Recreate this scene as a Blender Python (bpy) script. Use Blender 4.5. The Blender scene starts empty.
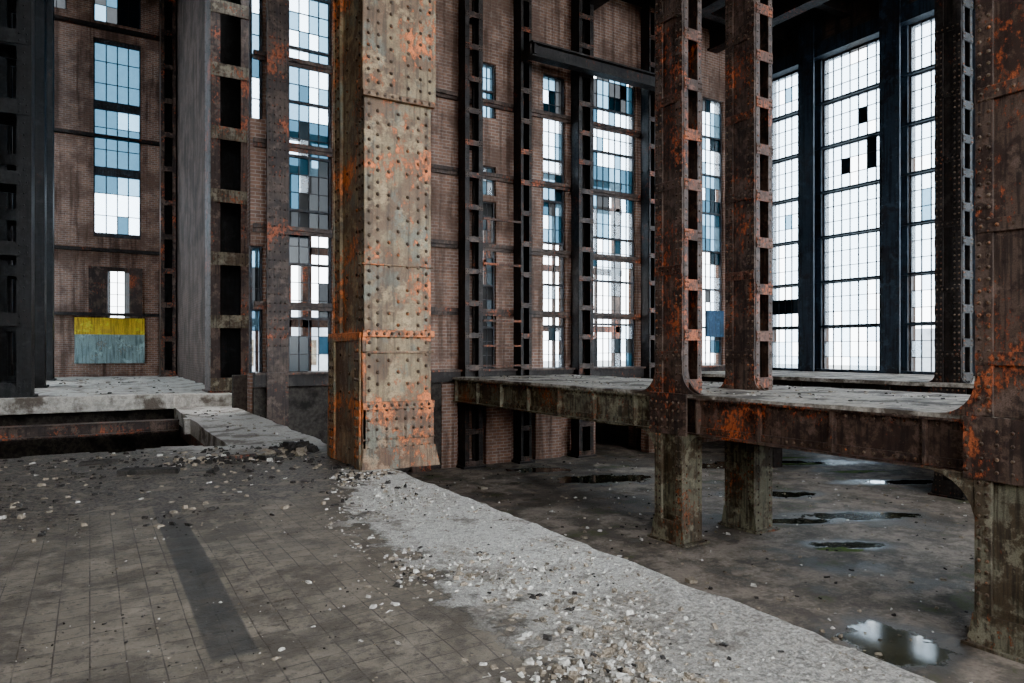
import bpy, math, random
from mathutils import Vector, noise
R = random.Random(7)
ZO = 3.5   # eye level above the lower floor; geometry below is given relative to eye level
F = 700.0

# ------------------------------------------------------------------ materials
def new_mat(name):
    m = bpy.data.materials.new(name); m.use_nodes = True
    nt = m.node_tree; nt.nodes.clear()
    return m, nt
class G:
    def __init__(s, nt):
        s.nt = nt
        s.tc = nt.nodes.new('ShaderNodeTexCoord').outputs['Object']
        s.sep = nt.nodes.new('ShaderNodeSeparateXYZ'); nt.links.new(s.tc, s.sep.inputs[0])
    def put(s, sock, v):
        if isinstance(v, (int, float)): sock.default_value = v
        elif isinstance(v, (tuple, list)):
            sock.default_value = tuple(v) + ((1,) if len(v) == 3 and sock.type == 'RGBA' else ())
        else: s.nt.links.new(v, sock)
    def map(s, sc, loc=(0, 0, 0)):
        n = s.nt.nodes.new('ShaderNodeMapping'); s.nt.links.new(s.tc, n.inputs[0])
        n.inputs['Scale'].default_value = sc; n.inputs['Location'].default_value = loc
        return n.outputs[0]
    def noise(s, scale, detail=4, rough=.55, vec=None):
        n = s.nt.nodes.new('ShaderNodeTexNoise'); s.nt.links.new(vec or s.tc, n.inputs['Vector'])
        n.inputs['Scale'].default_value = scale; n.inputs['Detail'].default_value = detail
        n.inputs['Roughness'].default_value = rough
        return n.outputs['Fac']
    def vor(s, scale, vec=None, out='Distance'):
        n = s.nt.nodes.new('ShaderNodeTexVoronoi'); s.nt.links.new(vec or s.tc, n.inputs['Vector'])
        n.inputs['Scale'].default_value = scale
        return n.outputs[out]
    def step(s, v, a, b):
        n = s.nt.nodes.new('ShaderNodeMapRange'); n.interpolation_type = 'SMOOTHSTEP'
        s.put(n.inputs[0], v); n.inputs[1].default_value = a; n.inputs[2].default_value = b
        return n.outputs[0]
    def inv(s, v): return s.math('SUBTRACT', 1., v)
    def math(s, op, a, b=0.0):
        n = s.nt.nodes.new('ShaderNodeMath'); n.operation = op
        s.put(n.inputs[0], a); s.put(n.inputs[1], b); return n.outputs[0]
    def add(s, a, b): return s.math('ADD', a, b)
    def mul(s, a, b): return s.math('MULTIPLY', a, b)
    def mix(s, f, a, b, mode='MIX'):
        n = s.nt.nodes.new('ShaderNodeMix'); n.data_type = 'RGBA'; n.blend_type = mode
        s.put(n.inputs[0], f); s.put(n.inputs[6], a); s.put(n.inputs[7], b); return n.outputs[2]
    def bsdf(s, col, rough=.8, metal=0., bump=None, bs=.3, bd=.01, spec=.5):
        p = s.nt.nodes.new('ShaderNodeBsdfPrincipled')
        s.put(p.inputs['Base Color'], col); s.put(p.inputs['Roughness'], rough); s.put(p.inputs['Metallic'], metal)
        s.put(p.inputs['Specular IOR Level'], spec)
        if bump is not None:
            b = s.nt.nodes.new('ShaderNodeBump'); s.put(b.inputs['Height'], bump)
            s.put(b.inputs['Strength'], bs); b.inputs['Distance'].default_value = bd
            s.nt.links.new(b.outputs[0], p.inputs['Normal'])
        return s.out(p.outputs[0])
    def out(s, sh):
        o = s.nt.nodes.new('ShaderNodeOutputMaterial'); s.nt.links.new(sh, o.inputs[0])

def rust(name, base, brown, orange, a=.5, b=.56, sc=1.0, rough=.6, metal=.1, bands=(), extra=None):
    m, nt = new_mat(name); g = G(nt)
    big = g.noise(1.1*sc, 4, .6); mid = g.noise(4.5*sc, 9, .72); fl = g.noise(11*sc, 6, .7, g.map((1, 1, .6), (5, 3, 8)))
    big2 = g.noise(.9*sc, 3, .5, g.map((1, 1, 1), (15, 2, 7)))
    st = g.noise(5*sc, 5, .6, g.map((2.5, 2.5, .16))); fine = g.noise(45*sc, 5, .7)
    f1 = g.add(g.mul(big, .55), g.mul(mid, .45))
    c = g.mix(g.step(f1, a-.05, a+.03), base, brown)
    if extra: c = g.mix(g.mul(g.step(g.noise(1.7*sc, 8, .7, g.map((1, 1, .6), (2, 6, 4))), .53, .60), .75), c, extra)
    c = g.mix(g.mul(g.step(st, .46, .64), .75), c, [v*.25 for v in brown])
    c = g.mix(g.mul(g.step(g.noise(2.2*sc, 7, .7, g.map((1, 1, 1), (3, 9, 1))), .53, .63), .6), c, [min(1, v*1.9+.01) for v in base])
    f2 = g.add(g.mul(fl, .55), g.mul(big2, .45))
    for zc, wd, k in bands:
        d = g.math('ABSOLUTE', g.math('SUBTRACT', g.sep.outputs[2], zc))
        f2 = g.add(f2, g.mul(g.inv(g.step(d, 0, wd)), k))
    c = g.mix(g.step(f2, b-.02, b+.015), c, [v*.40 for v in orange])
    c = g.mix(g.step(f2, b+.015, b+.045), c, orange)
    c = g.mix(g.mul(g.step(fine, .42, .68), .65), c, [v*.22 for v in base])
    g.bsdf(c, g.add(g.mul(mid, .4), rough-.2), metal, g.add(fine, g.mul(mid, 1.8)), .6, .014)
    return m

COLM = rust('column_worn_paint', (.25, .178, .095), (.135, .076, .040), (.66, .17, .04), .50, .562, 1.3, .55, .1,
            ((3.72, .16, .10), (2.72, .30, .08), (6.0, .40, .085), (2.3, .6, .04)), (.15, .165, .13))
COLB = rust('column_base_rust', (.22, .140, .080), (.12, .062, .034), (.62, .17, .045), .50, .56, 1.5, .58, .1,
            ((2.75, .30, .08), (3.70, .15, .1)), (.15, .165, .13))
RIV = rust('rivet_dark_steel', (.115, .075, .048), (.06, .034, .021), (.40, .12, .035), .5, .565, 2.0, .42, .3)
RUSTB = rust('steel_brown_rust', (.095, .060, .044), (.038, .021, .015), (.44, .105, .036), .5, .567, 1.5, .52)
ORNG = rust('steel_orange_primer', (.14, .062, .04), (.06, .029, .018), (.46, .12, .04), .5, .53, 2.)
RUSTD = rust('steel_dark', (.028, .021, .018), (.018, .012, .009), (.18, .05, .02), .5, .59, 1.2)
BLKS = rust('steel_shade_black', (.011, .010, .010), (.009, .006, .005), (.05, .02, .010), .5, .62, 1.2)  # near-black steel: shade of the left columns and openings put into colour
GREY = rust('steel_greygreen', (.175, .155, .105), (.075, .050, .030), (.34, .10, .035), .51, .58, 1.5)
BLUEG = rust('steel_bluegrey', (.026, .037, .052), (.022, .02, .022), (.06, .04, .035), .55, .66, 1.0)
BARS = rust('glazing_bar_paint', (.045, .052, .065), (.04, .030, .028), (.10, .045, .03), .5, .62, 2)

def brick(name, c1, c2, mort, dark):
    m, nt = new_mat(name); g = G(nt)
    cb = nt.nodes.new('ShaderNodeCombineXYZ')
    g.put(cb.inputs[0], g.add(g.sep.outputs[0], g.sep.outputs[1])); g.put(cb.inputs[1], g.sep.outputs[2])
    b = nt.nodes.new('ShaderNodeTexBrick'); nt.links.new(cb.outputs[0], b.inputs['Vector'])
    g.put(b.inputs['Color1'], c1); g.put(b.inputs['Color2'], c2); g.put(b.inputs['Mortar'], mort)
    b.inputs['Scale'].default_value = 1; b.inputs['Brick Width'].default_value = .26
    b.inputs['Row Height'].default_value = .095; b.inputs['Mortar Size'].default_value = .011
    n = g.noise(.8, 8, .65); n2 = g.noise(6, 6, .7)
    st = g.noise(1.5, 5, .6, g.map((2.5, 2.5, .2)))
    c = g.mix(g.mul(g.step(n, .42, .60), .8), b.outputs['Color'], dark)
    c = g.mix(g.mul(g.step(n2, .55, .75), .6), c, mort)
    c = g.mix(g.mul(g.step(st, .46, .64), .65), c, [v*.45 for v in dark])
    g.bsdf(c, .9, 0, g.math('SUBTRACT', g.mul(n2, .5), b.outputs['Fac']), .8, .02, .2)
    return m
BRICK = brick('old_brick', (.34, .185, .13), (.21, .125, .095), (.38, .31, .27), (.13, .083, .064))
BRICKD = brick('dark_brick', (.12, .078, .060), (.085, .060, .050), (.11, .09, .078), (.045, .033, .028))  # much darker copy of the old brick

def conc(name, c1, c2, dirt, sc=1., rough=.9, th=.5):
    m, nt = new_mat(name); g = G(nt)
    n = g.noise(1.3*sc, 9, .65); n2 = g.noise(9*sc, 8, .7); v = g.vor(28*sc)
    c = g.mix(g.step(n2, .38, .62), c1, c2)
    c = g.mix(g.step(n, th, th+.14), c, dirt)
    g.bsdf(c, rough, 0, g.add(n2, g.mul(v, .6)), .6, .025, .3)
    return m
CONC = conc('platform_concrete', (.40, .35, .295), (.21, .18, .148), (.075, .058, .045), 1.2, .85, .45)
CONCL = conc('pale_concrete', (.60, .56, .50), (.36, .33, .29), (.13, .105, .085), 1., .85, .49)
CONCD = conc('dark_concrete', (.07, .06, .052), (.04, .034, .03), (.02, .017, .015))
CEIL = conc('dark_ceiling', (.03, .027, .026), (.018, .016, .015), (.010, .009, .009))  # near-black ceiling with faint mottling
ROCKW = conc('rubble_grey', (.72, .68, .62), (.48, .44, .39), (.26, .23, .19), 5, .9, .48)
ROCKT = conc('rubble_tan', (.32, .26, .195), (.20, .158, .115), (.10, .08, .06), 4)
ROCKD = conc('rubble_dark', (.045, .038, .033), (.027, .023, .02), (.016, .014, .012), 4)
GRND = conc('yard_ground', (.35, .36, .36), (.28, .29, .29), (.2, .2, .2), .3)
EXTW = conc('yard_wall', (.42, .46, .50), (.36, .40, .44), (.28, .31, .34), .3)
MOSS = conc('moss', (.10, .14, .02), (.06, .08, .015), (.03, .035, .02), 3)
YEL = rust('yellow_paint', (.85, .54, .02), (.70, .42, .03), (.30, .17, .03), .6, .66, 1.5, .7, 0)
TURQ = rust('turquoise_paint', (.30, .42, .42), (.24, .35, .35), (.38, .38, .32), .55, .60, 1.2, .7, 0)
BLUE = rust('blue_paint', (.02, .08, .17), (.015, .05, .10), (.06, .09, .11), .55, .66, 2, .6, 0)

def floor_mat():
    m, nt = new_mat('tiled_floor'); g = G(nt)
    X, Y = g.sep.outputs[0], g.sep.outputs[1]
    b = nt.nodes.new('ShaderNodeTexBrick'); nt.links.new(g.tc, b.inputs['Vector'])
    b.offset = 0; b.inputs['Scale'].default_value = 1
    b.inputs['Brick Width'].default_value = .165; b.inputs['Row Height'].default_value = .165
    b.inputs['Mortar Size'].default_value = .004
    g.put(b.inputs['Color1'], (.175, .142, .108)); g.put(b.inputs['Color2'], (.130, .106, .081)); g.put(b.inputs['Mortar'], (.055, .043, .033))
    big = g.noise(.8, 6, .62); mid = g.noise(3.2, 9, .70); fine = g.noise(22, 8, .78); vf = g.vor(38); vf2 = g.vor(90)
    b3 = g.noise(1.5, 8, .7, g.map((1, 1, 1), (4, 8, 2)))
    b4 = g.noise(5.5, 9, .75, g.map((1, 1, 1), (1, 12, 5)))
    c = b.outputs['Color']
    c = g.mix(g.mul(g.step(b3, .45, .58), .75), c, (.060, .047, .036))
    c = g.mix(g.mul(g.step(mid, .50, .62), .5), c, (.25, .205, .16))
    s1 = g.mul(g.step(X, .53, .55), g.inv(g.step(X, .77, .79)))
    s1 = g.mul(s1, g.inv(g.step(g.add(Y, g.mul(mid, 1.5)), 8.7, 9.2)))
    s1 = g.mul(s1, g.step(Y, 3.85, 3.95))
    c = g.mix(g.mul(s1, .82), c, (.030, .029, .028))
    c = g.mix(g.mul(g.step(b4, .52, .60), .6), c, (.075, .06, .047))
    c = g.mix(g.mul(g.step(fine, .53, .64), .75), c, (.032, .026, .021))
    # grime in front of the pit
    d = g.step(g.add(Y, g.mul(g.math('SUBTRACT', b3, .5), 4.)), 7.0, 8.2)
    dcol = g.mix(g.step(fine, .42, .58), (.125, .10, .080), (.026, .021, .017))
    dcol = g.mix(g.step(mid, .54, .60), dcol, (.17, .138, .108))
    c = g.mix(g.mul(d, .92), c, dcol)
    # pale bare concrete beside and before the pit
    e2 = g.mul(g.step(Y, 10.8, 12.6), g.step(g.add(X, g.mul(g.math('SUBTRACT', mid, .5), 1.5)), .6, 1.9))
    pc = g.mix(g.step(fine, .36, .62), (.60, .55, .49), (.36, .32, .28))
    pc = g.mix(g.step(b3, .50, .58), pc, (.17, .138, .11))
    c = g.mix(g.mul(e2, .92), c, pc)
    # crushed concrete along the broken edge
    e = g.add(X, g.mul(g.math('SUBTRACT', mid, .5), 1.6))
    e = g.add(e, g.mul(g.math('SUBTRACT', big, .5), 1.0))
    e = g.math('SUBTRACT', e, g.mul(g.step(Y, 6.3, 8.6), .75))
    em = g.mul(g.step(g.add(e, g.mul(g.math('SUBTRACT', fine, .5), .5)), 2.0, 2.2), g.inv(g.step(Y, 8.6, 9.6)))
    wc = g.mix(g.step(fine, .46, .62), (.90, .86, .80), (.48, .44, .385))
    wc = g.mix(g.mul(g.step(vf2, .40, .6), .5), wc, (.16, .13, .10))
    brn = g.mix(g.step(fine, .42, .58), (.46, .39, .32), (.125, .10, .078))
    wc = g.mix(g.mul(g.step(b3, .52, .62), .8), wc, brn)
    wc = g.mix(g.mul(g.inv(g.step(Y, 3.0, 4.4)), .6), wc, brn)
    wc = g.mix(g.mul(g.step(mid, .56, .62), .7), wc, (.17, .138, .108))
    c = g.mix(em, c, wc)
    h = g.add(g.mul(fine, g.add(g.mul(em, 3.0), .5)), g.mul(b.outputs['Fac'], -.4))
    h = g.add(h, g.mul(vf, g.add(g.mul(em, -1.6), g.mul(d, -.5))))
    h = g.add(h, g.mul(mid, g.mul(em, 2.)))
    r = g.add(.40, g.mul(mid, .5))
    g.bsdf(c, r, 0, h, .9, .03, .35)
    return m
FLOOR = floor_mat()

def gp(px, py, h):   # photo sight line onto a horizontal level, used for laying out the puddles
    d = F*h/(py-350); l = (px-512)/F*d
    return .5166*d+.8563*l, .8563*d-.5166*l
PUD = []
for px, py, rx, ry, an in ((890, 643, .60, .60, 0), (862, 516, 1.2, .36, -.5), (800, 521, .7, .24, -.5), (845, 545, .6, .26, -.6), (600, 479, 1.5, .6, -.4),
                           (770, 494, 1.0, .35, -.5), (770, 463, 2.0, .45, -.5), (540, 470, 1.0, .4, -.4), (900, 482, 1.2, .3, -.5), (700, 466, 1.2, .5, -.5)):
    x, y = gp(px, py, 3.5); PUD.append((x, y, rx, ry, an))
def lower_mat():
    m, nt = new_mat('damp_concrete_floor'); g = G(nt)
    X, Y = g.sep.outputs[0], g.sep.outputs[1]
    big = g.noise(.33, 8, .6); mid = g.noise(1.7, 9, .70); fine = g.noise(16, 8, .78)
    b3 = g.noise(.9, 9, .72, g.map((1, 1, 1), (9, 3, 2)))
    c = g.mix(g.step(mid, .40, .60), (.27, .215, .170), (.125, .098, .078))
    c = g.mix(g.mul(g.step(fine, .52, .64), .6), c, (.40, .335, .275))
    c = g.mix(g.mul(g.step(fine, .46, .36), .6), c, (.040, .032, .026))
    c = g.mix(g.mul(g.step(b3, .48, .56), .65), c, (.060, .047, .037))
    c = g.mix(g.mul(g.step(g.add(b3, g.mul(fine, .2)), .67, .73), .6), c, (.065, .080, .025))
    fld = None
    for (x, y, rx, ry, an) in PUD:
        ca, sa = math.cos(an), math.sin(an)
        dx = g.math('SUBTRACT', X, x); dy = g.math('SUBTRACT', Y, y)
        u = g.mul(g.add(g.mul(dx, ca), g.mul(dy, sa)), 1/rx); v = g.mul(g.add(g.mul(dx, -sa), g.mul(dy, ca)), 1/ry)
        k = g.math('SUBTRACT', 1.0, g.math('SQRT', g.add(g.mul(u, u), g.mul(v, v))))
        fld = k if fld is None else g.math('MAXIMUM', fld, k)
    fw = g.add(fld, g.mul(g.math('SUBTRACT', mid, .5), 2.4))
    damp = g.step(fw, -.9, .0); wet = g.step(fw, .0, .14)
    damp = g.math('MAXIMUM', damp, g.mul(g.step(g.add(big, g.mul(mid, .4)), .71, .79), .7))
    c = g.mix(g.mul(damp, .72), c, (.034, .028, .022))
    c = g.mix(g.mul(wet, .6), c, (.024, .028, .014))
    r = g.math('SUBTRACT', .85, g.mul(damp, .46)); r = g.math('SUBTRACT', r, g.mul(wet, .30))
    h = g.mul(g.add(fine, mid), g.inv(wet))
    g.bsdf(c, r, 0, h, .8, .03, .45)
    return m
LOWER = lower_mat()

def glass(name, tint, fr, fcol):
    m, nt = new_mat(name); g = G(nt)
    t = nt.nodes.new('ShaderNodeBsdfTransparent'); g.put(t.inputs[0], tint)
    d = nt.nodes.new('ShaderNodeBsdfTranslucent')
    n = g.noise(3, 6, .7)
    g.put(d.inputs[0], g.mix(g.step(n, .3, .7), fcol, [v*.6 for v in fcol]))
    mx = nt.nodes.new('ShaderNodeMixShader'); mx.inputs[0].default_value = fr
    nt.links.new(t.outputs[0], mx.inputs[1]); nt.links.new(d.outputs[0], mx.inputs[2])
    g.out(mx.outputs[0]); return m
GW = glass('glass_white', (.74, .88, 1.), .3, (.72, .85, .95))
GB = glass('glass_blue', (.024, .058, .086), .25, (.05, .12, .17))
GM = glass('glass_paleblue', (.11, .21, .29), .3, (.20, .34, .43))
GD = glass('glass_dirty', (.022, .024, .026), .5, (.045, .045, .045))
m, nt = new_mat('glass_dark_teal'); g = G(nt); g.bsdf((.008, .025, .035), .2); GT = m

# ------------------------------------------------------------------ mesh builder
class B:
    def __init__(s, *mats): s.v = []; s.f = []; s.mi = []; s.mats = list(mats)
    def q(s, vs, faces, mi=0):
        o = len(s.v); s.v += [(x, y, z+ZO) for x, y, z in vs]
        for f in faces: s.f.append([o+i for i in f]); s.mi.append(mi)
    def box(s, x0, x1, y0, y1, z0, z1, mi=0):
        s.q([(x0, y0, z0), (x1, y0, z0), (x1, y1, z0), (x0, y1, z0), (x0, y0, z1), (x1, y0, z1), (x1, y1, z1), (x0, y1, z1)],
            [(0, 3, 2, 1), (4, 5, 6, 7), (0, 1, 5, 4), (1, 2, 6, 5), (2, 3, 7, 6), (3, 0, 4, 7)], mi)
    def rivet(s, p, n, r=.022, mi=0):
        n = Vector(n); a = n.orthogonal().normalized(); b = n.cross(a); p = Vector(p)
        vs = []
        for rr, h in ((1, 0), (.8, .5)):
            for i in range(8):
                t = i*math.pi/4
                vs.append(tuple(p+(a*math.cos(t)+b*math.sin(t))*r*rr+n*h*r))
        vs.append(tuple(p+n*r*.85))
        fs = [(i, (i+1) % 8, 8+(i+1) % 8, 8+i) for i in range(8)]+[(8+i, 8+(i+1) % 8, 16) for i in range(8)]
        s.q(vs, fs, mi)
    def prism(s, pts, axis, a0, a1, mi=0):
        n = len(pts)
        if axis == 'x': vs = [(a0, p[0], p[1]) for p in pts]+[(a1, p[0], p[1]) for p in pts]
        else: vs = [(p[0], a0, p[1]) for p in pts]+[(p[0], a1, p[1]) for p in pts]
        s.q(vs, [tuple(range(n)), tuple(range(2*n-1, n-1, -1))]+[(i, (i+1) % n, n+(i+1) % n, n+i) for i in range(n)], mi)
    def rock(s, x, y, z, r, mi=0):
        a = R.uniform(0, 6.28); ca, sa = math.cos(a), math.sin(a)
        sx, sy, sz = R.uniform(.6, 1.4), R.uniform(.45, 1.), R.uniform(.25, .65)
        vs = []
        for (px, py, pz) in ((-1, -1, 0), (1, -1, 0), (1, 1, 0), (-1, 1, 0), (-.8, -.8, 1), (.8, -.8, 1), (.8, .8, 1), (-.8, .8, 1)):
            k = r*.62; j = lambda: R.uniform(.55, 1.15)
            px *= sx*k*j(); py *= sy*k*j(); pz *= sz*r*R.uniform(.5, 1.3)
            vs.append((x+px*ca-py*sa, y+px*sa+py*ca, z+pz))
        s.q(vs, [(4, 5, 6), (4, 6, 7), (0, 1, 5, 4), (1, 2, 6, 5), (2, 3, 7, 6), (3, 0, 4, 7)], mi)
    def obj(s, name, bevel=0, parent=None):
        me = bpy.data.meshes.new(name); me.from_pydata(s.v, [], s.f)
        for mm in s.mats: me.materials.append(mm)
        me.polygons.foreach_set('material_index', s.mi)
        me.update()
        o = bpy.data.objects.new(name, me); bpy.context.collection.objects.link(o)
        if parent: o.parent = parent
        if bevel:
            md = o.modifiers.new('bevel', 'BEVEL'); md.width = bevel; md.segments = 1; md.limit_method = 'ANGLE'
        return o

def rows(b, axis, const, a, z0, z1, step, r, mi, sgn=-1, off=0.):
    z = z0+step*.5+off
    while z < z1-step*.3:
        for t in a:
            if R.random() < .02: continue
            if axis == 'y': b.rivet((t, const, z), (0, sgn, 0), r, mi)
            else: b.rivet((const, t, z), (sgn, 0, 0), r, mi)
        z += step

# ------------------------------------------------------------------ big riveted column
FL = -1.6; LO = -3.5; PL = -.78
x0, x1, y0, y1 = 3.13, 4.10, 9.0, 10.42
b = B(COLM, COLB, RIV)
b.box(x0+.07, x1-.07, y0+.04, y1-.04, FL, 12, 0)
for ya, yb in ((y0, y0+.045), (y1-.045, y1)): b.box(x0, x1, ya, yb, FL, 12, 0)
for xa, xb in ((x0+.02, x0+.072), (x1-.072, x1-.02)):
    b.box(xa, xb, y0+.045, y0+.30, FL, 12, 0); b.box(xa, xb, y1-.30, y1-.045, FL, 12, 0)
w = x1-x0; zr0 = -.62
e = [x0+.07, x0+.19, x1-.19, x1-.07]
rr = .028
rows(b, 'y', y0, [e[0], e[3]], zr0, 3.35, .16, rr, 2)
rows(b, 'y', y0, [e[1], e[2]], zr0, 3.35, .16, rr, 2, off=.08)
rows(b, 'y', y0, [x0+w*.36, x0+w*.64], zr0, 3.35, .32, rr, 2)
rows(b, 'y', y0, [x0+w*.5], zr0, 3.35, .32, rr, 2, off=.16)
for t in (y0+.11, y0+.23, y1-.23, y1-.11): rows(b, 'x', x0+.02, [t], .3, 6, .15, .028, 2, off=.04)
rows(b, 'x', x0+.07, [y0+.5, y0+.92], .3, 6, .3, .028, 2)
b.box(x0-.03, x1+.03, y0-.03, y0+.02, FL, -.72, 1)
rows(b, 'y', y0-.03, [x0+.05, x0+.17, x0+.31, x0+.45, x1-.39, x1-.27, x1-.15, x1-.03], FL+.08, -.74, .13, .027, 2)
b.prism([(y0-.03, FL), (y1+.16, FL), (y1+.12, FL+.6), (y1+.05, FL+1.8), (y0-.03, FL+1.8)], 'x', x0-.035, x0+.015, 1)
b.box(x0-.06, x0-.03, y0+.02, y1+.05, FL+1.72, FL+1.84, 0)
b.box(x0-.06, x0-.03, y0+.02, y0+.24, FL, FL+1.72, 0); b.box(x0-.06, x0-.03, y1-.27, y1-.03, FL, FL+1.72, 0)
for t in (y0+.08, y0+.18, y1-.21, y1-.10): rows(b, 'x', x0-.06, [t], FL+.1, FL+1.7, .13, .028, 2)
for t in (y0+.5, y0+.9, y1+.02): rows(b, 'x', x0-.035, [t], FL+.1, FL+1.7, .26, .028, 2)
for zz, hh, pj in ((-.75, .10, .05), (.22, .09, .05), (-.03, .03, .03), (3.42, .08, .07), (1.15, .02, .02), (-1.2, .03, .045)):
    b.box(x0-.035, x1+.035, y0-pj, y0-.0, zz-hh/2, zz+hh/2, 1)
    if hh > .05:
        for i in range(9): b.rivet((x0+.05+i*(w-.10)/8, y0-pj, zz), (0, -1, 0), .026, 2)
b.box(x0-.04, x1+.05, y0-.055, y0+.02, 3.46, 7, 0)
rows(b, 'y', y0-.055, [x0+.04, x0+.18, x0+.36, x1-.36, x1-.18, x1-.04], 3.5, 6, .16, rr, 2)
b.prism([(x0-.03, FL+.28), (x1+.03, FL+.28), (x1+.10, FL), (x0-.05, FL)], 'y', y0-.07, y0-.03, 1)
b.obj('riveted_steel_column', .006)

def batten(b, x0, x1, y0, y1, z0, z1, sp=1.3, bh=.22, mi=0, pm=None, riv=True, t=.05, rs=.2, rm=None):
    pm = mi if pm is None else pm; rm = mi if rm is None else rm
    cw = (x1-x0)*.24
    for xa, xb, xo in ((x0, x0+t, x0), (x1-t, x1, x1-cw)):
        b.box(xa, xb, y0, y1, z0, z1, mi)
        b.box(xo, xo+cw, y0-.012, y0+.03, z0, z1, mi); b.box(xo, xo+cw, y1-.03, y1+.012, z0, z1, mi)
    z = z0+.05
    while z < z1-bh:
        b.box(x0+.005, x1-.005, y0-.03, y0+.01, z, z+bh, pm); b.box(x0+.005, x1-.005, y1-.01, y1+.03, z, z+bh, pm)
        if riv:
            for zz in (z+bh*.25, z+bh*.75):
                for xx in (x0+cw*.3, x0+cw*.8, x1-cw*.8, x1-cw*.3): b.rivet((xx, y0-.03, zz), (0, -1, 0), .022, rm)
        z += sp
    if riv:
        rows(b, 'y', y0-.012, [x0+cw*.5, x1-cw*.5], z0, z1, rs, .022, rm)
        for yy in (y0+.06, y1-.06): rows(b, 'x', x0, [yy], z0, z1, rs, .024, rm)

def fillet(yc, zc, r, sy, sz, n=8):
    pts = [(yc, zc)]
    for i in range(n+1):
        a = i/n*math.pi/2
        pts.append((yc+sy*r*(1-math.sin(a)), zc+sz*r*(1-math.cos(a))))
    return pts

def frame_col(name, x0, x1, y0, y1, mats, r1, r2, top=12., sp=.9):
    b = B(*mats, RIV)  # 0 upper, 1 patch, 2 leg, 3 rivets
    batten(b, x0, x1, y0, y1, PL, top, sp, .2, mi=0, pm=1, rm=3)
    for ya, yb in ((y0, y0+.19), (y1-.19, y1)):
        b.box(x0-.035, x0, ya, yb, PL, top, 0)
        rows(b, 'x', x0-.035, [(ya+yb)/2-.05, (ya+yb)/2+.05], PL, 7.5, .14, .025, 3)
    z = PL+.6; k = 0
    while z < top-1:
        b.box(x0-.05, x0-.03, y0+.004, y1-.004, z, z+.16, 1 if k % 2 else 0)
        for i in range(5): b.rivet((x0-.05, y0+.07+i*(y1-y0-.14)/4, z+.08), (-1, 0, 0), .024, 3)
        z += 1.55; k += 1
    for sy, ye in ((1, y1), (-1, y0)):
        b.prism(fillet(ye, PL, r1, sy, 1), 'x', x0-.04, x0-.01, 0)
        b.prism(fillet(ye, PL, r1*.9, sy, 1), 'x', x0+.1, x0+.13, 0)
        b.prism(fillet(ye, -1.48, r2, sy, -1), 'x', x0-.03, x0+.02, 2)
    b.box(x0+.06, x1-.06, y0+.08, y1-.08, LO, PL-.02, 2)
    b.box(x0-.02, x1+.02, y0, y0+.07, LO, PL-.01, 2); b.box(x0-.02, x1+.02, y1-.07, y1, LO, PL-.01, 2)
    for ya, yb in ((y0-.004, y0+.18), (y1-.18, y1+.004)):
        b.box(x0-.045, x0+.01, ya, yb, LO, PL-.012, 2)
        rows(b, 'x', x0-.045, [(ya+yb)/2-.045, (ya+yb)/2+.045], LO+.05, -1.5, .13, .024, 3)
    b.box(x0-.065, x0-.02, y0-.12, y1+.12, -1.53, PL-.005, 0)
    for zz in (-1.42, -1.27, -1.1, -.95):
        for i in range(7): b.rivet((x0-.065, y0-.08+i*(y1-y0+.16)/6, zz), (-1, 0, 0), .024, 3)
    rows(b, 'y', y0, [x0+.08, x1-.06], LO, -1.5, .15, .024, 3)
    b.prism([(y0-.08, LO), (y1+.08, LO), (y1+.01, LO+.4), (y0-.01, LO+.4)], 'x', x0-.06, x0-.02, 2)
    b.box(x0-.12, x1+.1, y0-.12, y1+.12, LO, LO+.04, 2)
    for yy in (y0-.07, y1+.07):
        for xx in (x0-.07, x1+.05): b.rivet((xx, yy, LO+.04), (0, 0, 1), .03, 3)
    return b.obj(name, .004)
frame_col('battened_steel_column', 9.08, 9.52, 9.12, 9.82, (RUSTB, ORNG, GREY), .42, .5)
frame_col('battened_steel_column', 10.93, 11.40, 9.08, 9.80, (RUSTB, ORNG, GREY), .25, .2)
frame_col('battened_steel_column', 9.02, 9.6, 3.45, 4.27, (RUSTB, RUSTB, GREY), .42, .6, sp=1.2)
frame_col('battened_steel_column', 10.93, 11.4, 3.5, 4.2, (RUSTB, RUSTB, GREY), .25, .2, sp=1.2)
frame_col('battened_steel_column', 17.5, 17.95, 8.6, 9.2, (RUSTD, RUSTD, RUSTD), .2, .2, sp=.8)

def ladder_obj(name, x0, x1, y0, y1, z0, z1, mats, sp, bh=.22, riv=True, shade_back=None):
    b = B(*mats); batten(b, x0, x1, y0, y1, z0, z1, sp, bh, mi=0, pm=1, riv=riv, rs=.3)
    b.box(x0-.08, x1+.08, y0-.08, y1+.08, z0, z0+.06, 0)
    if shade_back is not None: b.box(x0+.05, x1-.05, y1-.10, y1-.05, z0, z1, shade_back)  # dark backing plate added to stand for the shade in the openings
    return b.obj(name)
UP = -1.25
ladder_obj('ladder_steel_column', 3.02, 4.12, 22.05, 23.2, UP, 17, (RUSTB, GREY, BLKS), 1.85, .38, shade_back=2)
ladder_obj('ladder_steel_column', 2.85, 3.5, 36.6, 37.3, UP, 17, (RUSTB, RUSTB, BLKS), 1.6, .25, False, 2)
for yy in (21.75, 27.8, 34.0):
    ladder_obj('ladder_steel_column', -2.6, -1.28, yy, yy+1.2, UP, 17, (BLKS, BLKS), 1.8, .35, yy < 25)
for xa, xb in ((9.45, 10.05), (11.38, 11.78), (13.6, 14.2), (16.62, 16.95), (18.3, 18.8), (21.7, 22.3)):
    ladder_obj('wall_steel_column', xa, xb, 18.35, 18.75, LO, 12, (RUSTD, RUSTB), .95, .16)
b = B(RUSTB, GREY)
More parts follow.
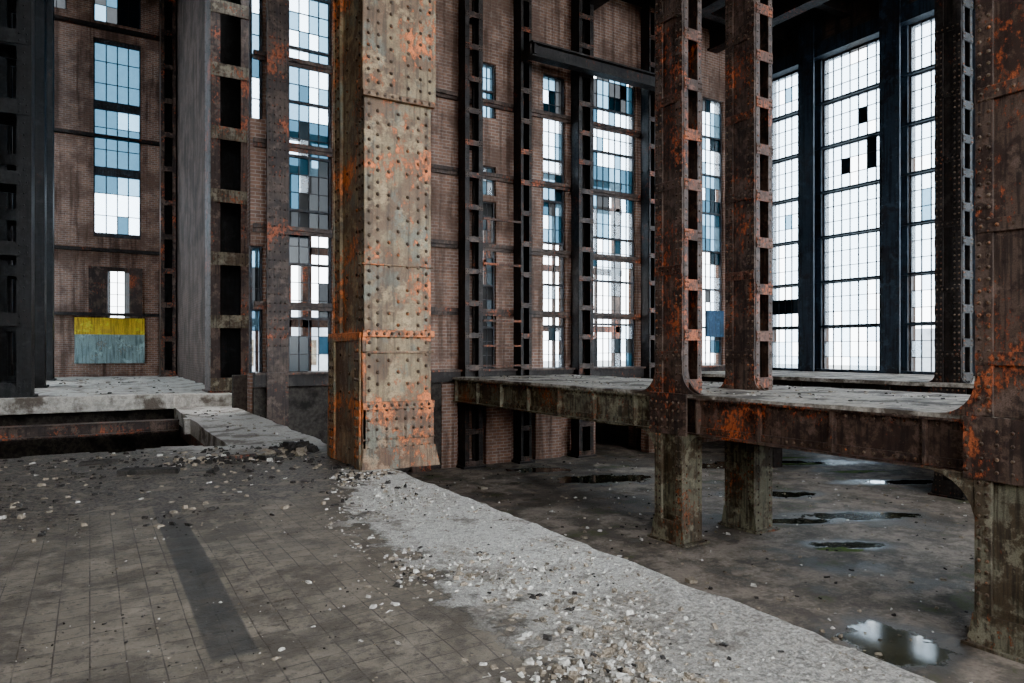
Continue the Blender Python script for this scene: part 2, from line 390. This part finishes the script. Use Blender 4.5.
for xa, xb in ((3.88, 4.42), (7.85, 8.45)):
    b.box(xa, xb, 18.55, 18.62, LO, 12); b.box((xa+xb)/2-.03, (xa+xb)/2+.03, 18.62, 18.9, LO, 12)
    rows(b, 'y', 18.55, [xa+.08, xa+.2, xb-.2, xb-.08], 0, 10, .22, .028, 0)
b.obj('wall_steel_stanchion')

# ------------------------------------------------------------------ platforms
b = B(RUSTB, GREY, RUSTD, RIV)
def girder(b, x, ya, yb, z0, z1, fw=.3, st=1.3, mi=0, riv=True):
    b.box(x-.015, x+.015, ya, yb, z0, z1, mi)
    b.box(x-fw/2, x+fw/2, ya, yb, z1-.035, z1, mi); b.box(x-fw/2, x+fw/2, ya, yb, z0, z0+.035, mi)
    b.box(x-.04, x-.015, ya, yb, z1-.15, z1-.035, mi); b.box(x-.04, x-.015, ya, yb, z0+.035, z0+.15, mi)
    y = ya+st/2
    while y < yb:
        b.box(x-fw/2+.03, x, y-.02, y+.02, z0+.03, z1-.03, mi)
        b.box(x-.05, x-.015, y, y+.10, z0+.04, z1-.04, mi)
        if riv:
            for k in range(5): b.rivet((x-.05, y+.06, z0+.12+k*.1), (-1, 0, 0), .018, 3)
        y += st
    if riv:
        y = ya+.1
        while y < yb:
            b.rivet((x-.04, y, z1-.09), (-1, 0, 0), .022, 3); b.rivet((x-.04, y, z0+.09), (-1, 0, 0), .022, 3); y += .14
girder(b, 9.2, 4.27, 9.12, -1.50, PL-.06, mi=0); girder(b, 9.2, 9.82, 18.35, -1.50, PL-.06, mi=1)
girder(b, 13.0, -2, 18.35, -1.35, PL-.06, mi=2, riv=False)
girder(b, 11.15, 4.2, 9.08, -1.35, PL-.06, mi=2, riv=False); girder(b, 11.15, 9.8, 18.35, -1.35, PL-.06, mi=2, riv=False)
for yy in (6.0, 7.6, 9.45, 11.5, 13.5, 15.5, 17.5):
    b.box(9.23, 12.9, yy-.07, yy+.07, -1.3, PL-.07, 2)
b.obj('platform_steel_girders')
def slab(name, x0, x1, y0, y1, z0, z1, mat, cell=.25, amp=.03, jag=.06, hole=None):
    nx = int((x1-x0)/cell); ny = int((y1-y0)/cell)
    b = B(mat)
    def top(i, j):
        x = x0+(x1-x0)*i/nx; y = y0+(y1-y0)*j/ny
        n = noise.noise(Vector((x*.8, y*.8, 3)))*amp+noise.noise(Vector((x*4, y*4, 1)))*amp*.4
        if i in (0, nx): x += (noise.noise(Vector((y*1.3, 7, i)))*jag+noise.noise(Vector((y*9, 3, i)))*jag*.5)
        if j in (0, ny): y += noise.noise(Vector((x*2.1, 5, j)))*jag
        return (x, y, z1+n)
    keep = set()
    for i in range(nx):
        for j in range(ny):
            cx = x0+(x1-x0)*(i+.5)/nx; cy = y0+(y1-y0)*(j+.5)/ny
            if hole and hole(cx, cy): continue
            keep.add((i, j))
    T = {}; vsl = []
    def vid(i, j, lo):
        k = (i, j, lo)
        if k not in T:
            p = top(i, j); T[k] = len(vsl); vsl.append((p[0], p[1], z0) if lo else p)
        return T[k]
    fs = []
    for (i, j) in sorted(keep):
        fs.append((vid(i, j, 0), vid(i+1, j, 0), vid(i+1, j+1, 0), vid(i, j+1, 0)))
        fs.append((vid(i, j, 1), vid(i, j+1, 1), vid(i+1, j+1, 1), vid(i+1, j, 1)))
        for di, dj, a, c in ((-1, 0, (i, j+1), (i, j)), (1, 0, (i+1, j), (i+1, j+1)), (0, -1, (i, j), (i+1, j)), (0, 1, (i+1, j+1), (i, j+1))):
            if (i+di, j+dj) not in keep:
                fs.append((vid(*a, 0), vid(*a, 1), vid(*c, 1), vid(*c, 0)))
    b.q(vsl, fs, 0)
    return b.obj(name)
slab('platform_slab', 9.05, 13.1, -2, 18.3, PL-.06, PL, CONC, .2, .02, .05)
slab('gallery_slab', 17.4, 22.7, -2, 18.3, PL-.1, PL, CONC, .3, .02, .05)
b = B(RUSTD)
girder(b, 17.6, -2, 18.3, -1.4, PL-.1, riv=False)
for yy in (3.0, 14.0, 17.5): b.box(17.4, 17.8, yy-.2, yy+.2, LO, -1.4)
for yy in (-1, 1, 3, 5, 7, 9, 11, 13, 15, 17): b.box(17.7, 22.6, yy-.08, yy+.08, -1.3, PL-.1)
b.obj('gallery_steel_girders')

# ------------------------------------------------------------------ floors
slab('floor', -9, 3.5, -6, 21.5, FL-.35, FL, FLOOR, .125, .03, .07,
     hole=lambda x, y: -4.5 < x < 2.0+.24*noise.noise(Vector((y*1.7, 2, 2))) and y > 12.7+.35*noise.noise(Vector((x*1.2, 4, 1))))
slab('floor_raised_bay', -4.5, 3.55, 21.5, 38, UP-.38, UP, CONCL, .25, .05, .08)
b = B(LOWER); b.box(-9.5, 24, -7, 40, LO-.2, LO); b.obj('floor_lower')
b = B(RUSTB, CONCD, RUSTD)
b.box(-4.5, 2.0, 20.2, 20.5, -2.10, -1.84, 0); b.box(-4.5, 2.0, 20.12, 20.55, -1.86, -1.82, 0); b.box(-4.5, 2.0, 20.12, 20.55, -2.12, -2.08, 0)
b.box(-4.5, 2.0, 17.0, 17.2, -3.1, -2.8, 2)
b.box(2.15, 2.35, 13.7, 21.4, -2.4, -1.97, 0)
b.obj('pit_floor_beams')
b = B(CONCD); b.box(-9, 3.35, 22.2, 22.4, LO, UP-.4); b.box(3.1, 3.35, -6, 22.2, LO, FL-.37); b.box(3.4, 4.5, 20.6, 20.8, LO, -.7); b.obj('wall_basement')
b = B(CONCL); b.box(-4.5, 2.0, 21.3, 21.52, UP-.36, UP+.05); b.obj('trim_pit_kerb', .02)

# ------------------------------------------------------------------ walls with openings
def wall(name, axis, c0, c1, a0, a1, z0, z1, openings, mat):
    b = B(mat)
    def bx(p, q, r, s_):
        if q-p < 1e-4 or s_-r < 1e-4: return
        if axis == 'x': b.box(p, q, c0, c1, r, s_)
        else: b.box(c0, c1, p, q, r, s_)
    cur = a0
    for (p, q, zs) in sorted(openings):
        bx(cur, p, z0, z1); zc = z0
        for (r, s_) in zs: bx(p, q, zc, r); zc = s_
        bx(p, q, zc, z1); cur = q
    bx(cur, a1, z0, z1)
    return b.obj(name)

nwin = [0]
def window(axis, c, a0, a1, z0, z1, nc, ng, nr, pick, heavy=.07, thin=.028, coh=.72):
    nwin[0] += 1
    b = B(BARS, GW, GM, GB, GD, GT)
    def bx(p, q, r, s_, d, mi=0):
        if axis == 'x': b.box(p, q, c-d, c+d, r, s_, mi)
        else: b.box(c-d, c+d, p, q, r, s_, mi)
    bx(a0, a0+.06, z0, z1, .06); bx(a1-.06, a1, z0, z1, .06)
    for k in range(ng+1):
        z = z0+(z1-z0)*k/ng; bx(a0+.06, a1-.06, max(z0, z-heavy/2), min(z1, z+heavy/2), .055)
    w = (a1-a0-.12)/nc
    for i in range(1, nc): bx(a0+.06+i*w-thin/2, a0+.06+i*w+thin/2, z0+heavy/2, z1-heavy/2, .02)
    gh = (z1-z0)/ng; rh = gh/nr; blk = {}
    for k in range(ng):
        for j in range(nr):
            zb = z0+k*gh+j*rh
            if j: bx(a0+.06, a1-.06, zb-thin*.35, zb+thin*.35, .018)
            for i in range(nc):
                u, v = (i+.5)/nc, (zb+rh/2-z0)/(z1-z0)
                key = (k, j//2, i//2)
                if key not in blk: blk[key] = pick(u, v)
                p = blk[key] if R.random() < coh and not getattr(pick, 'hot', lambda *_: False)(u, v) else pick(u, v)
                if p < 0: continue
                u0 = a0+.06+i*w; t = R.uniform(-.008, .008)
                if axis == 'x': b.q([(u0, c+t, zb), (u0+w, c+t, zb), (u0+w, c+t, zb+rh), (u0, c+t, zb+rh)], [(0, 1, 2, 3)], p)
                else: b.q([(c+t, u0, zb), (c+t, u0+w, zb), (c+t, u0+w, zb+rh), (c+t, u0, zb+rh)], [(0, 1, 2, 3)], p)
    return b.obj('window_%d' % nwin[0])
def picker(ws, spots=()):
    """ws: (vmax, weights over [none,GW,GM,GB,GD,GT]); spots: (u0,u1,v0,v1,kind)"""
    def f(u, v):
        for a, b_, c, d, k in spots:
            if a < u < b_ and c < v < d: return k
        for vm, w in ws:
            if v <= vm: return R.choices([-1, 1, 2, 3, 4, 5], w)[0]
        return -1
    f.hot = lambda u, v: any(a < u < b_ and c < v < d for a, b_, c, d, k in spots)
    return f
RW = [(.25, [5, 5, .3, .0, .0, .0]), (1, [.6, 10, .4, .0, .0, .0])]
ZB, ZT = -.78, 10.6
ro = [(-3.2, -.2, ()), (.4, 4., ()), (4.7, 6.2, ()), (6.9, 10.0, ()),
      (10.95, 12.88, ((.2, .42, .74, .80, 5), (.65, .85, .84, .88, 5), (.4, .6, .36, .40, 5))),
      (13.66, 16.03, ((.10, .30, .62, .71, 5), (.55, .72, .60, .67, 5), (.28, .42, .77, .81, 5))),
      (16.76, 18.33, ((.2, 1., .19, .25, 5),))]
wall('wall_right', 'y', 22.9, 23.3, -6, 19.4, LO, 12.2, [(p, q, ([(-2.9, -1.6)] if 13 < p < 14 else [])+[(ZB, ZT)]) for p, q, s_ in ro], BRICKD)
for p, q, s_ in ro:
    window('y', 23.0, p, q, ZB, ZT, max(4, int(round((q-p)/.34))), 7, 3, picker(RW, s_), heavy=.13, thin=.034)
    if 13 < p < 14: window('y', 23.0, p, q, -2.9, -1.6, 4, 1, 2, picker(RW))  # hidden low window, added so the puddle gets a bright reflection
b = B(BLUEG)
for p, q in ((-.2, .4), (4., 4.7), (6.2, 6.9), (10., 10.95), (12.88, 13.66), (16.03, 16.76)):
    m_ = (p+q)/2
    b.box(22.45, 22.52, p+.05, q-.05, PL, 12); b.box(22.52, 22.9, m_-.05, m_+.05, PL, 12); b.box(22.82, 22.9, p+.0, q-.0, PL, 12)
    rows(b, 'x', 22.45, [p+.15, q-.15], PL, 11, .3, .028, 0)
for k in range(1, 7):
    z = ZB+(ZT-ZB)*k/7; b.box(22.75, 22.9, -3, 18.4, z-.035, z+.035)
b.box(22.5, 22.9, -4, 19, ZT, ZT+.5); b.box(22.6, 22.9, -4, 19, PL, PL+.1)
b.obj('window_wall_steel_mullions')

bo = [(3.55, 3.86, [(-.6, 2.7), (6.0, 11)]), (4.5, 5.68, [(-.6, 11)]), (6.3, 7.6, [(-.6, 11)]),
      (10.15, 10.85, [(-.6, 4.6), (4.8, 5.7), (7.2, 8.9)]), (12.62, 13.5, [(-.6, 9.0)]), (14.35, 16.55, [(LO, -1.6), (-.6, 9.8)]),
      (17.0, 17.55, [(-.6, 8.4)]), (19.85, 20.98, [(-.6, 9.6)])]
WB = wall('wall_back', 'x', 18.95, 19.35, 3.55, 23.3, LO, 12.2, bo, BRICK)
W1 = picker([(.28, [9, 1.2, .2, .3, .5, .6]), (.42, [.5, .1, .3, 2, 7, 2.0]), (.56, [.2, 1, 3, 7, .8, .6]), (.70, [.5, 4, 3, 2, .1, .5]), (1, [.3, 7, 3, 1., .0, .3])])
W2 = picker([(.22, [9, 3, .4, .2, .6, .3]), (.42, [7, 4, .6, .3, .8, .5]), (.55, [.6, 2.5, 4, 3, .6, .6]), (.62, [.3, .6, 3, 6, .6, .5]), (.85, [1, 7, 3, 1, .3, .4]), (1, [.6, 1.5, 2, 2, 2, 1.5])])
WN = picker([(.3, [8, 1.5, .4, .3, 1, .4]), (.6, [2, 2, 2, 1.5, 3, 1.]), (1, [.6, 5, 3, .8, .6, .5])])
WD = picker([(1, [1.5, .1, .15, .3, 7, 1])])
WL = picker([(1, [.1, 2, 7, 1.5, .0, .2])])
window('x', 19.1, 3.55, 3.86, -.6, 2.7, 1, 2, 3, WN); window('x', 19.1, 3.55, 3.86, 6, 11, 1, 3, 3, WL)
window('x', 19.1, 4.5, 5.68, -.6, 11, 4, 8, 3, W1)
window('x', 19.1, 6.3, 7.6, -.6, 11, 4, 8, 3, W1)
window('x', 19.1, 10.15, 10.85, -.6, 4.6, 3, 4, 3, WD); window('x', 19.1, 10.15, 10.85, 4.8, 5.7, 3, 1, 2, WL); window('x', 19.1, 10.15, 10.85, 7.2, 8.9, 3, 2, 2, WL)
window('x', 19.1, 12.62, 13.5, -.6, 9, 3, 7, 3, W2)
window('x', 19.1, 14.35, 16.55, -.6, 9.8, 8, 7, 3, W2)
window('x', 19.1, 17.0, 17.55, -.6, 8.4, 2, 6, 3, WN)
window('x', 19.1, 19.85, 20.98, -.6, 9.6, 4, 7, 3, W2)
b = B(BLUE); b.box(20.0, 20.9, 18.86, 18.94, .5, 1.5); b.obj('blue_metal_panel')

b = B(RUSTD, RUSTB)
for z in (1.15, 3.15, 5.35, 7.6):
    b.box(3.6, 19, 18.78, 18.9, z, z+.11, 1); b.box(3.6, 19, 18.84, 18.9, z-.1, z, 1)
b.box(3.6, 22.8, 18.6, 18.93, -.95, -.62, 0); b.box(3.6, 22.8, 18.5, 18.93, -.64, -.58, 1)
b.obj('wall_steel_rails')
b = B(RUSTD)
b.box(11.3, 18.3, 17.7, 17.76, 8.85, 9.2); b.box(11.3, 18.3, 17.55, 17.9, 9.2, 9.25); b.box(11.3, 18.3, 17.55, 17.9, 8.8, 8.85)
b.box(11.4, 11.5, 17.6, 18.3, 8.9, 9.2); b.box(18.2, 18.28, 17.6, 18.3, 8.9, 9.2)
b.obj('crane_girder')
b = B(ORNG)
for z in (.85, 2.55, 3.9): b.box(10.05, 11.38, 18.3, 18.36, z, z+.06)
for z in (-.5, .1): b.box(10.05, 11.38, 18.3, 18.36, z, z+.05)
b.obj('red_guard_rails')

b = B(BRICK, CONCD)
for xa, xb in ((8.9, 9.4), (10.4, 11.3), (12.2, 13.2), (14.0, 14.6)): b.box(xa, xb, 18.76, 18.95, LO, -1.0, 0)
b.box(3.6, 8.9, 18.8, 18.95, LO, -.97, 1)
b.box(16.3, 17.6, 18.0, 18.4, LO, -1.5, 0)
b.obj('brick_piers', parent=WB)
b = B(BRICKD); b.box(14, 17, 22.8, 23, LO, -1.2); b.box(13.6, 14, 19.4, 23, LO, -1.2); b.box(16.9, 17.3, 19.4, 23, LO, -1.2); b.box(13.6, 17.3, 19.4, 23, -1.25, -1.0)
b.obj('wall_annex')

# left deep bay
wall('wall_far', 'x', 38, 38.4, -3, 3.6, LO, 17.3, [(-2.4, -.9, [(15.6, 17.0)]), (.15, 2.1, [(1.5, 3.75), (5.3, 14.6), (15.4, 17.0)])], BRICK)
FW = picker([(.16, [.3, 2, 5, 3, .0, .0]), (.22, [.1, 2, 2, 2, 0, 3]), (.34, [.0, .2, 3, 5, 0, .4]), (.60, [.0, .3, 2.5, 7, 0, .0]), (1, [.0, .1, 1.5, 8, .0, .0])])
window('x', 38.12, .15, 2.1, 5.3, 14.6, 4, 3, 3, FW, heavy=.42, thin=.05)
window('x', 38.12, .15, 2.1, 15.4, 17.0, 4, 1, 2, WD)
window('x', 38.12, -2.4, -.9, 15.6, 17.0, 4, 1, 2, WD)
window('x', 38.12, .15, 2.1, 1.5, 3.75, 6, 1, 4, lambda u, v: -1 if .3 < u < .75 else (4 if u > .75 else 5), thin=.04)
b = B(RUSTB); b.box(-.05, .72, 37.85, 37.98, 1.4, 3.9); b.box(.72, 1.62, 37.9, 37.98, 3.7, 3.9); b.box(1.62, 2.15, 37.85, 37.98, 1.4, 3.9); b.obj('window_shutter_boards')
b = B(TURQ, YEL); b.box(-.6, 2.25, 37.85, 37.98, -.62, .72, 0); b.box(-.6, 2.25, 37.84, 37.98, .72, 1.5, 1); b.obj('painted_wall_panel')
b = B(RUSTD)
for z in (1.6, 4.6, 9.9, 15): b.box(-2.9, 3.5, 37.7, 38, z, z+.14)
b.obj('far_wall_steel_rails')
wall('wall_return', 'y', 3.56, 3.9, 23.3, 38.4, LO, 17.3, [], BRICKD)
lo_ = [(23.4, 27.3, [(-.6, 16)]), (29.5, 33.5, [(-.6, 16)]), (35.6, 37.6, [(-.6, 16)])]
wall('wall_left', 'y', -3.1, -2.75, 21.6, 38, LO, 17.3, lo_, BRICKD)
for p, q, zs in lo_: window('y', -2.95, p, q, -.6, 16, 6, 8, 3, picker([(1, [3, 5, 2, .5, 0, 0])]), heavy=.12)  # windows hidden behind the columns, added to light the deep bay
b = B(CEIL); b.box(-9.5, 3.8, 9, 38.4, 17.3, 17.6); b.box(-9.5, 3.5, -6.3, 9, 12.2, 12.5); b.box(-9.5, 3.5, 9, 9.3, 12.5, 17.3); b.obj('ceiling_left_bay')
b = B(CEIL); b.box(3.5, 23.4, -6.3, 19.4, 12.2, 12.5); b.box(3.5, 3.9, 9, 19.4, 12.5, 17.3); b.obj('ceiling')
b = B(RUSTD)
for x in (6.5, 9.3, 11.2, 14.2, 17.7, 20.3): b.box(x-.12, x+.12, -6, 18.9, 11.4, 12.2); b.box(x-.25, x+.25, -6, 18.9, 11.35, 11.42)
for y in (0, 2.5, 5, 7.5, 10, 12.5, 15, 17.5):
    b.box(3.6, 22.8, y-.08, y+.08, 11.75, 12.2); b.box(3.6, 22.8, y-.15, y+.15, 11.72, 11.77)
b.obj('ceiling_beams')
b = B(RUSTD)
for y in (24, 29.5, 35): b.box(-2.7, 3.5, y, y+.3, 16.4, 17.3)
b.obj('bay_ceiling_beams')
# unseen hall behind the viewpoint: tall unglazed openings, placed to shape the light
wall('wall_rear', 'x', -6.4, -6.0, -9.3, 23.3, LO, 12.2, [(a, a+4.6, [(-.6, 11.2)]) for a in (-3.2, 2.2, 7.6, 13.0, 18.2)], BRICKD)
wall('wall_left_hall', 'y', -9.4, -9.0, -6, 21.6, LO, 17.3, [(-4, -1, [(0, 10.5)])], BRICKD)
b = B(BRICKD); b.box(-9.0, -3.1, 21.6, 22.0, UP, 17.3); b.obj('wall_left_return')

# ------------------------------------------------------------------ exterior
b = B(GRND); b.box(-120, 160, -60, 200, LO-.7, LO-.25); b.obj('ground_yard')
b = B(RUSTB, EXTW)
for x in (4.3, 6.6, 9.0, 11.5, 13.9, 16.2, 18.5, 20.8): b.box(x-.16, x+.16, 25, 25.35, LO, 7.5)
for z in (.8, 3.4, 6.2, 7.4): b.box(4, 21, 25.0, 25.2, z, z+.28)
for x in (4.9, 6.0, 7.7, 10.2, 12.5, 15.0, 17.2, 19.5): b.box(x-.05, x+.05, 25, 25.1, LO, 6.2)
b.obj('exterior_steel_frame')
b = B(EXTW, GREY)
b.box(10, 42, 70, 84, LO-.25, 2.6); b.prism([(70, 2.6), (84, 2.6), (77, 5)], 'x', 10, 42)
for i in range(10): b.box(12+i*3, 13.4+i*3, 69.9, 70, -1.5, 1, 1)
b.box(60, 74, -20, 34, LO-.25, 1.8)
for i in range(12): b.box(59.9, 60, -18+i*4.2, -16+i*4.2, -1.6, .6, 1)
b.obj('exterior_factory_building')

# ------------------------------------------------------------------ rubble
def scat(b, n, samp, smin, smax, z, w, pw=2.5):
    for _ in range(n):
        x, y = samp(); r = smin+(smax-smin)*R.random()**pw
        b.rock(x, y, z-.006, r, R.choices(range(len(b.mats)), w)[0])
def edge():
    while True:
        y = R.uniform(1.2, 8.8)
        x = 1.8+max(0, (y-6.3)*.3)+1.65*R.random()**.8
        if x < 3.42: return x, y
def heap():
    x, y = R.gauss(2.2, .38), R.gauss(3.1, 1.0)
    return min(x, 3.4), y
RK = (ROCKW, ROCKT, ROCKD)
b = B(*RK)
scat(b, 8000, edge, .003, .026, FL, (7, 4, 1), 2.6)
scat(b, 2800, heap, .006, .050, FL, (4, 6, 1.), 3.2)
scat(b, 380, lambda: (R.choice([R.uniform(2.6, 3.0), R.uniform(2.7, 3.45)]), R.gauss(8.62, .13)), .01, .07, FL, (2, 4, 3), 2)
b.obj('concrete_rubble')
b = B(*RK)
scat(b, 3800, lambda: (R.uniform(-3.5, 3.2), 7.0+R.random()**.8*5.4), .005, .07, FL, (.8, 3, 8), 4.)
scat(b, 2200, lambda: (R.uniform(-2.5, 1.9), R.uniform(2.5, 7.2)), .003, .016, FL, (2, 4, 5), 3)
scat(b, 200, lambda: (R.uniform(2.25, 3.3), R.uniform(11.7, 20.5)), .01, .07, FL, (3, 4, 3), 3)
scat(b, 300, lambda: (R.gauss(1.7, .35), R.gauss(11.0, .3)), .01, .10, FL, (1.5, 3, 6), 2)
b.obj('floor_debris')
b = B(ROCKD, RUSTD, ROCKT)
scat(b, 90, lambda: (R.gauss(2.78, .13), R.gauss(11.2, .22)), .04, .17, FL+.0, (6, 2, .6), 1.5)
scat(b, 34, lambda: (R.gauss(2.80, .08), R.gauss(11.2, .1)), .07, .18, FL+.07, (6, 2, .4), 1.5)
b.obj('dark_trash_heap')
b = B(*RK); scat(b, 300, lambda: (R.uniform(-1.0, 2.5), 22.0+R.random()*14), .01, .09, UP, (3, 4, 4), 3); b.obj('bay_rubble')
for xa, xb in ((9.75, 10.75), (11.6, 12.9)):
    b = B(*RK); scat(b, 600, lambda: (R.uniform(xa, xb), R.uniform(3, 18)), .008, .06, PL, (2, 5, 5), 3.5); b.obj('platform_debris')
b = B(*RK); scat(b, 4500, lambda: (3.9+R.random()**1.2*14, R.uniform(1, 18)), .006, .07, LO+.002, (3, 5, 4), 4); b.obj('lower_floor_debris')
def shard(b, x, y, z, L, W, H, ang, mi=0):
    ca, sa = math.cos(ang), math.sin(ang); vs = []
    for zz in (0, H):
        for px, py in ((-L/2, -W/2), (L/2, -W/2*R.uniform(.3, 1)), (L/2*R.uniform(.7, 1), W/2), (-L/2*R.uniform(.7, 1), W/2)):
            vs.append((x+px*ca-py*sa, y+px*sa+py*ca, z+zz+(R.uniform(0, .03) if zz else 0)))
    b.q(vs, [(0, 3, 2, 1), (4, 5, 6, 7), (0, 1, 5, 4), (1, 2, 6, 5), (2, 3, 7, 6), (3, 0, 4, 7)], mi)
b = B(ROCKD, RUSTD)
shard(b, .66, 10.1, FL, .7, .22, .06, -.3)
shard(b, 1.4, 9.9, FL, .25, .1, .03, 1.); shard(b, 1.9, 10.9, FL, .5, .05, .03, .3, 1); shard(b, 2.2, 10.6, FL, .2, .12, .05, 2.)
shard(b, .1, 11.4, FL, .5, .07, .03, .2)
b.obj('charred_timber_scraps')
b = B(ROCKD, ROCKT)
for _ in range(16): shard(b, R.uniform(4.5, 8.7), R.uniform(6, 16), LO, R.uniform(.12, .4), R.uniform(.06, .18), R.uniform(.02, .06), R.uniform(0, 3), R.choice([0, 1]))
b.obj('broken_slab_pieces')

def blob(name, cx, cy, rx, ry, ang, mat, z, seed, wob=.35):
    n = 56; ca, sa = math.cos(ang), math.sin(ang); vs = [(cx, cy, z)]
    for i in range(n):
        t = i/n*2*math.pi
        k = 1+wob*(noise.noise(Vector((math.cos(t)*1.4, math.sin(t)*1.4, seed)))*1.4+.4*noise.noise(Vector((math.cos(t)*5, math.sin(t)*5, seed))))
        px, py = rx*k*math.cos(t), ry*k*math.sin(t)
        vs.append((cx+px*ca-py*sa, cy+px*sa+py*ca, z))
    b = B(mat); b.q(vs, [(0, 1+i, 1+(i+1) % n) for i in range(n)]); return b.obj(name)
for i, (px, py, rx, ry) in enumerate(((800, 464, .8, .22), (850, 472, .9, .16), (838, 550, .35, .10), (790, 458, .9, .1))):
    x, y = gp(px, py, 3.5); blob('moss_patch', x, y, rx, ry, -.5, MOSS, LO+.006+.0008*i, 20+i*2.3, .9)

# ------------------------------------------------------------------ light & camera
w = bpy.data.worlds.new('overcast_sky'); bpy.context.scene.world = w; w.use_nodes = True
bg = w.node_tree.nodes['Background']; bg.inputs[0].default_value = (.88, .945, 1, 1); bg.inputs[1].default_value = 6.5
cam = bpy.data.cameras.new('camera'); cam.sensor_width = 36; cam.lens = F/1024*36; cam.clip_end = 500
cam.shift_y = 8.5/1024
co = bpy.data.objects.new('camera', cam); bpy.context.collection.objects.link(co)
co.location = (0, 0, ZO); co.rotation_euler = (math.radians(90), 0, -math.radians(31.1))
bpy.context.scene.camera = co
vs = bpy.context.scene.view_settings; vs.view_transform = 'AgX'
try: vs.look = 'AgX - Punchy'
except Exception: pass
vs.exposure = 1.45
